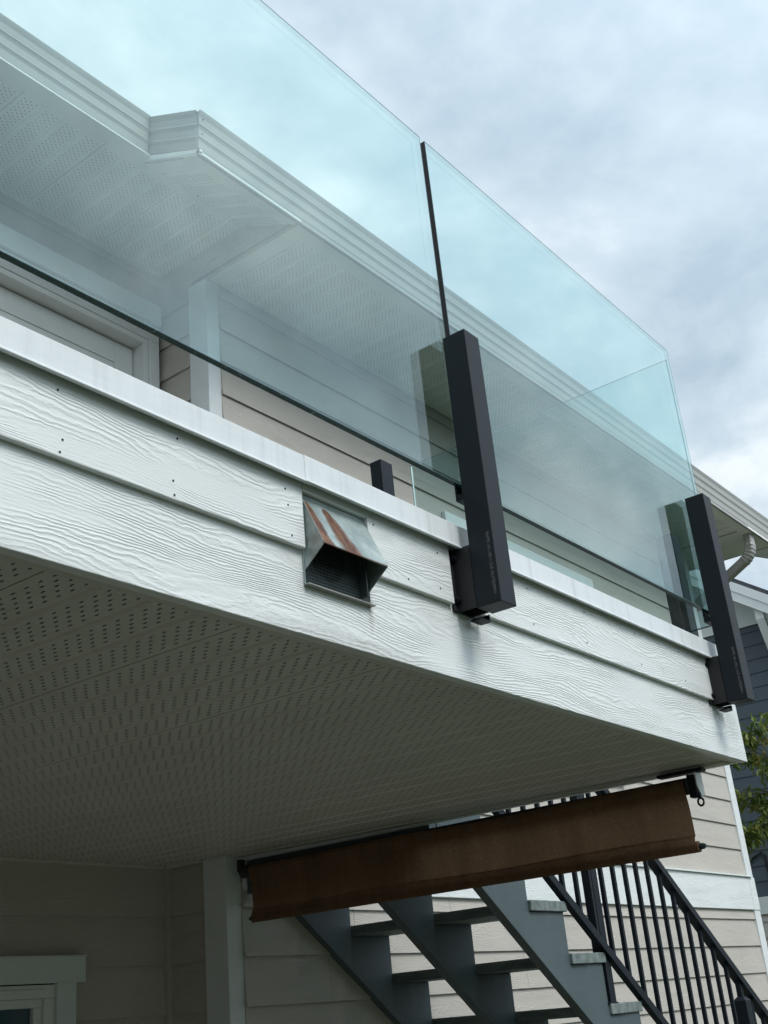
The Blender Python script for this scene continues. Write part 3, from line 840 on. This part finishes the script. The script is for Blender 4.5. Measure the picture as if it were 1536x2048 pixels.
# ------------------------------------------------------------------ roller blind
BX = 3.204
bl = thing('roller_blind', 'brown mesh roller shade hanging under the end of the deck', 'roller blind', (BX, 2.2, .345))
c = MB(); NYB = 60
prof = [(0.006, .553), (-.012, .548), (-.018, .535), (-.014, .515), (-.006, .49), (-.002, .46), (0, .42), (.001, .394)]
for i in range(NYB):
    for k in range(len(prof) - 1):
        def P_(j, q):
            y = 1.322 + (3.035 - 1.322) * j / NYB
            dx, z = prof[q]
            return (BX + dx + .0022 * math.sin(j * .9) * math.sin(q), y, z + .003 * math.sin(j * .21))
        c.quad(P_(i, k), P_(i, k + 1), P_(i + 1, k + 1), P_(i + 1, k))
sc1 = c.build('shade_cloth', M['cloth'], bl, smooth=True)
MB().tube([(BX + .004, 1.318, .366), (BX + .004, 3.039, .366)], .0155, 14).build('hem_tube', M['cloth'], bl, smooth=False)
sl = MB()
for i in range(NYB):
    y0_ = 1.322 + (3.035 - 1.322) * i / NYB; y1_ = 1.322 + (3.035 - 1.322) * (i + 1) / NYB
    za_, zb_ = .003 * math.sin(i * .21), .003 * math.sin((i + 1) * .21)
    w0, w1 = .0016 * math.sin(i * 1.7), .0016 * math.sin((i + 1) * 1.7)
    sl.quad((BX - .003, y0_, .396 + za_), (BX - .0135 + w0, y0_, .372), (BX - .0135 + w1, y1_, .372), (BX - .003, y1_, .396 + zb_))
    sl.quad((BX - .0135 + w0, y0_, .372), (BX - .008, y0_, .349), (BX - .008, y1_, .349), (BX - .0135 + w1, y1_, .372))
sl.build('hem_sleeve', M['cloth'], bl, smooth=True)
MB().tube([(BX + .012, 1.318, .535), (BX + .012, 3.09, .535)], .024, 16).build('roller_tube', M['shade'], bl)
for yy, s_ in ((1.305, 1), (3.05, -1)):
    MB().tube([(BX + .004, yy + s_ * .012, .366), (BX + .004, yy, .366)], .0085, 12).tube([(BX + .004, yy, .366), (BX + .004, yy - s_ * .006, .366)], .006, 10).build('end_plug', M['galv_darkened'] if s_ == 1 else M['shade'], bl)
# right bracket: white plate with black operator and ring
MB().prism([(BX - .01, 1.284, .577), (BX + .034, 1.284, .577), (BX + .034, 1.284, .505), (BX + .010, 1.284, .500), (BX - .01, 1.284, .53)], (0, .003, 0)).build('mounting_bracket', M['white'], bl)
MB().box(BX - .012, BX + .018, 1.288, 1.312, .498, .562).box(BX - .014, BX + .02, 1.262, 1.40, .567, .5765).build('bracket_body', M['black'], bl, bevel=.002)
ring = []
for i in range(17):
    a = 2 * math.pi * i / 16
    ring.append((BX - .002 + .0, 1.286 + .0085 * math.cos(a), .484 + .0105 * math.sin(a)))
MB().tube(ring, .0032, 8, cap=False).tube([(BX - .002, 1.286, .495), (BX - .002, 1.288, .510)], .004, 8).build('crank_ring', M['black'], bl)
MB().box(BX - .01, BX + .02, 3.084, 3.098, .535, .578).build('mounting_bracket', M['shade'], bl)

# ------------------------------------------------------------------ stairs
st = thing('staircase', 'dark painted open-riser wooden staircase descending along the beige wall', 'staircase', (5, 2.7, GZ))
S0, RUN, RISE, TT = 3.828, .25, .185, .038
def Tz(k): return .347 - RISE * k
def stringer(y0):
    pts = [(3.30, Tz(-3) - TT - .03), (S0 - 2 * RUN, Tz(-3) - TT - .03)]
    for k in range(-2, 11):
        xk = S0 + RUN * k
        pts.append((xk, Tz(k) - TT)); pts.append((xk + RUN, Tz(k) - TT))
    pts.append((S0 + 11 * RUN, GZ))
    xb = 3.545 + (.374 - GZ) / .72
    pts.append((xb, GZ)); pts.append((3.30, .374 - .72 * (3.30 - 3.545)))
    # drop duplicate of the first notch riser
    return MB().prism([(x_, y0, z_) for x_, z_ in pts][::-1], (0, .038, 0))
for i, yy in enumerate((2.258, 2.677, 3.090)):
    stringer(yy).build('stringer', M['stringer'], st, bevel=.002)
tr_proto = None
for k in range(-2, 11):
    for j in range(2):
        if tr_proto is None:
            tr_proto = MB().box(0, .1315, 0, .872, 0, TT).build('tread_plank', M['tread'], st, loc=(0, 0, 0), bevel=.003)
            tr_proto.location = Vector((S0 + RUN * k - .0, 2.248, Tz(k) - TT + .0005)) - world_loc(st)
        else:
            copy_child(tr_proto, st, (S0 + RUN * k + j * .1345 + random.uniform(-.0015, .0015), 2.248 + random.uniform(-.004, .004), Tz(k) - TT + .0005 + random.uniform(0, .0006)))
MB().box(DX + .001, 3.299, 2.262, YF - .02, .46, .86).box(3.299, 3.33, 2.30, YF - .02, .50, .86).build('header', M['stringer'], st)

sc2 = MB()
for k in range(-2, 11):
    for j in range(2):
        for yy in (2.277, 2.696, 3.109):
            sc2.tube([(S0 + RUN * k + .035 + j * .1345, yy, Tz(k) - .001), (S0 + RUN * k + .035 + j * .1345, yy, Tz(k) + .0016)], .0045, 7)
sc2.build('screw', M['black'], st, kind='stuff')

# stair railing
rl = thing('stair_railing', 'black metal stair railing with thin square balusters on the outer side of the stairs', 'railing', (5, 2.25, GZ))
RY = 2.236
def zt(x_): return .523 - .714 * (x_ - 4.969)          # top face of the top rail
def zb(x_): return .423 - .722 * (x_ - 4.036)          # top face of the bottom rail
def srail(x0, x1, zf, h, w, y, name):
    MB().prism([(x0, y, zf(x0)), (x0, y, zf(x0) - h), (x1, y, zf(x1) - h), (x1, y, zf(x1))], (0, w, 0)).build(name, M['black'], rl, bevel=.002)
srail(3.252, 7.0, zt, .042, .044, RY - .008, 'top_rail')
srail(3.30, 7.0, zb, .042, .028, RY, 'bottom_rail')
bal = None
xb_ = 4.19 - .109 * 8
while xb_ < 6.8:
    if not (4.30 < xb_ < 4.40 or 5.56 < xb_ < 5.69):
        za_ = zb(xb_) - .004; L = zt(xb_) - .03 - za_
        if bal is None:
            bal = MB().box(0, .016, 0, .016, 0, .76).build('baluster', M['black'], rl, loc=(0, 0, 0))
            bal.location = Vector((xb_, RY + .006, za_)) - world_loc(rl)
        else:
            copy_child(bal, rl, (xb_, RY + .006, za_))
    xb_ += .109
    if 4.30 < xb_ < 4.40: xb_ = 4.50
MB().box(3.182, 3.254, 2.258, 2.310, .889, 1.927).build('newel_post', M['black'], rl, bevel=.002)
MB().box(4.336, 4.383, 2.250, 2.296, Tz(2), zt(4.36) - .02).box(4.322, 4.397, 2.2495, 2.31, Tz(2), Tz(2) + .006).build('newel_post', M['black'], rl, bevel=.0015)
nb_ = MB().box(5.595, 5.660, 2.222, 2.282, GZ + .02, -.062)
nb_.v += [(5.595, 2.222, -.0618), (5.660, 2.222, -.0618), (5.660, 2.282, -.0618), (5.595, 2.282, -.0618), (5.612, 2.237, -.045), (5.643, 2.237, -.045), (5.643, 2.267, -.045), (5.612, 2.267, -.045)]
q = len(nb_.v) - 8
for i in range(4): nb_.f.append((q + i, q + (i + 1) % 4, q + 4 + (i + 1) % 4, q + 4 + i)); nb_.mi.append(0)
nb_.f.append((q + 4, q + 5, q + 6, q + 7)); nb_.mi.append(0)
nb_.box(5.612, 5.640, 2.24, 2.264, -.046, zt(5.626) - .03)
nb_.build('newel_post', M['black'], rl, bevel=.001)

# ------------------------------------------------------------------ neighbouring blue house
NX = 14.0
nh = thing('neighbour_house', 'slate blue lap-sided house with white gable brackets beyond the deck corner', 'house', (NX, 6, GZ))
wall = MB().prism([(NX + .02, 2.4, GZ), (NX + .02, 2.4, 3.0), (NX + .02, 7.3, 6.5), (NX + .02, 12.2, 3.0), (NX + .02, 12.2, GZ)][::-1], (8, 0, 0)).build('gable_wall', M['backing'], nh)
z = .93
while z < 4.10:
    h = min(.172, 4.10 - z)
    y_lo = 2.4 + max(0, (z + .17 - 3.1)) * 1.52
    b = board_y(y_lo, 7.5, NX, z, wall, M['blue_siding'], h=h); z += .172
MB().box(NX - .03, NX + .018, 2.4, 7.5, .74, .928).build('skirt_band', M['white'], nh)
zz_ = GZ
while zz_ < .72:
    board_y(2.4, 7.5, NX, zz_, wall, M['siding_y'], h=min(.172, .735 - zz_)); zz_ += .172
MB().prism([(NX - .028, 3.90, 4.105), (NX - .028, 7.3, 4.105), (NX - .028, 7.3, 6.56), (NX - .028, 3.91, 4.112)][::-1], (.046, 0, 0)).build('gable_frieze', M['trim'], nh)
# roof with rake overhang
OV = .55
def nz(y): return 4.42 + .72 * (y - 4.30)
MB().prism([(NX - OV, 2.0, nz(2.0) + .0), (NX - OV, 7.3, nz(7.3)), (NX - OV, 7.3, nz(7.3) + .06), (NX - OV, 2.0, nz(2.0) + .06)][::-1], (9, 0, 0)).build('roof', M['roof'], nh)
MB().prism([(NX - OV + .01, 2.0, nz(2.0) - .012), (NX - OV + .01, 7.3, nz(7.3) - .012), (NX - OV + .01, 7.3, nz(7.3) - .002), (NX - OV + .01, 2.0, nz(2.0) - .002)][::-1], (OV, 0, 0)).build('rake_soffit', M['trim'], nh)
MB().prism([(NX - OV - .02, 2.0, nz(2.0) - .13), (NX - OV - .02, 7.3, nz(7.3) - .13), (NX - OV - .02, 7.3, nz(7.3) - .003), (NX - OV - .02, 2.0, nz(2.0) - .003)][::-1], (.029, 0, 0)).build('rake_board', M['white'], nh)
MB().prism([(NX - OV - .005, 2.0, nz(2.0) - .26), (NX - OV - .005, 7.3, nz(7.3) - .26), (NX - OV - .005, 7.3, nz(7.3) - .1305), (NX - OV - .005, 2.0, nz(2.0) - .1305)][::-1], (.029, 0, 0)).build('rake_board', M['white'], nh)
def brace(y):
    zt_ = nz(y) - .16
    return MB().prism([(NX - .03, y, zt_ - 1.05), (NX - .03, y, zt_ - .90), (NX - OV + .06, y, zt_ - .02), (NX - OV + .06, y, zt_ - .17)], (0, .10, 0)) \
        .box(NX - .105, NX - .031, y - .003, y + .103, zt_ - 1.15, zt_ - .1)
brace(4.20).build('knee_brace', M['white'], nh)
brace(6.3).build('knee_brace', M['white'], nh)
# conduit on the neighbour wall
pc = MB().tube([(NX - .03, 5.22, 1.30), (NX - .03, 5.12, 1.37), (NX - .03, 5.00, 1.42), (NX - .03, 4.97, 1.38), (NX - .03, 4.97, .95)], .014, 8).build('cable', M['rubber'], nh)

# row of houses across the lane behind the viewer (mirrored in the glass, and the reason the low sky is hidden)
def lane_house(x, w, h, label, m):
    t = thing('street_house', label, 'house', (x + w / 2, -10, GZ), 'houses across the lane')
    MB().prism([(x, -9.5, GZ), (x, -9.5, h), (x + w / 2, -9.5, h + 1.5), (x + w, -9.5, h), (x + w, -9.5, GZ)][::-1], (0, -9, 0)).build('wall', m, t)
    MB().prism([(x - .4, -9.1, h - .25), (x + w / 2, -9.1, h + 1.55), (x + w + .4, -9.1, h - .25), (x + w + .4, -9.1, h - .05), (x + w / 2, -9.1, h + 1.75), (x - .4, -9.1, h - .05)][::-1], (0, -9.8, 0)).build('roof', M['roof'], t)
    for q in (.2, .6):
        f = MB().box(x + w * q, x + w * q + 1.3, -9.5, -9.46, 1.1, 2.5).build('window', M['white'], t)
        MB().box(x + w * q + .08, x + w * q + 1.22, -9.46, -9.45, 1.18, 2.42).build('pane', M['pane'], f)
    return t
lane_house(4.2, 7.6, 3.4, 'grey gabled house across the lane, mirrored faintly in the right-hand glass', M['blue_siding'])
lane_house(13.6, 7.6, 3.2, 'beige gabled house across the lane, farther along to the right', M['siding'])
lane_house(-5.4, 7.6, 3.3, 'beige gabled house across the lane, straight behind the viewer', M['siding'])
lane_house(-15.0, 7.6, 3.3, 'blue gabled house across the lane, farthest to the left', M['blue_siding'])
# unseen wall added to block light from the left under the deck
blocker_wall = thing('side_light_blocker', 'beige sided wall, unseen, added to block light at the left of the deck', 'house', (-3.3, 1, GZ))
MB().box(-6.5, -3.05, -1.5, YD + .1, GZ, 3.3).build('wall', M['siding_y'], blocker_wall)
# ------------------------------------------------------------------ small tree
tree = thing('tree', 'small yellow-green leafy tree in front of the blue neighbouring house', 'tree', (10.4, 2.75, GZ))
trk = MB()
trk.tube([(10.4, 2.75, GZ), (10.38, 2.78, -.6), (10.42, 2.82, .4), (10.38, 2.86, 1.2)], [.06, .05, .04, .028], 8)
trk.build('trunk', M['bark'], tree, smooth=True)
lf = MB(); br = MB()
def leaf_cluster(cx, cy, cz, n, r):
    for _ in range(n):
        d = Vector((random.gauss(0, 1), random.gauss(0, 1), random.gauss(0, .8))).normalized() * r * random.random() ** .45
        c_ = Vector((cx, cy, cz)) + d
        L = random.uniform(.05, .095); w = L * .2
        a = Vector((random.uniform(-1, 1), random.uniform(-1, 1), random.uniform(-1.6, -.2))).normalized()
        s_ = a.cross(Vector((random.uniform(-1, 1), random.uniform(-1, 1), random.uniform(-.3, 1)))).normalized() * w
        up = a.cross(s_).normalized() * w * .35
        m1 = c_ + a * L * .45
        lf.tri(tuple(c_), tuple(m1 + s_ + up), tuple(m1)); lf.tri(tuple(c_), tuple(m1), tuple(m1 - s_ + up))
        lf.tri(tuple(m1 + s_ + up), tuple(c_ + a * L), tuple(m1)); lf.tri(tuple(m1), tuple(c_ + a * L), tuple(m1 - s_ + up))
root = Vector((10.38, 2.86, 1.2))
tips = [(10.0, 3.52, 1.90), (10.05, 3.42, 2.02), (10.0, 3.60, 1.55), (10.1, 3.50, 1.50), (9.95, 3.66, 1.22), (10.1, 3.56, 1.15), (10.0, 3.30, 1.75), (10.1, 3.36, 1.35),
        (10.05, 3.22, 2.05), (10.2, 3.15, 1.6), (10.3, 2.95, 2.1), (10.5, 2.7, 2.2), (10.6, 2.4, 1.9), (10.4, 2.3, 1.5), (10.8, 2.6, 1.6), (10.2, 2.5, 1.3), (10.5, 3.1, 1.9), (10.1, 3.3, .95)]
for tpt in tips:
    e_ = Vector(tpt)
    mid_ = root.lerp(e_, .5) + Vector((random.uniform(-.05, .05), random.uniform(-.05, .05), .06))
    br.tube([root, mid_, e_], [.012, .007, .003], 6)
    for s_ in range(3):
        e2 = e_ + Vector((random.uniform(-.12, .12), random.uniform(-.12, .12), random.uniform(-.12, .08)))
        br.tube([mid_.lerp(e_, .5), e2], [.004, .002], 5)
        leaf_cluster(e2.x, e2.y, e2.z, 60, .11)
br.build('branch', M['bark'], tree)
lf.build('crown', M['leaf'], tree, kind='stuff')
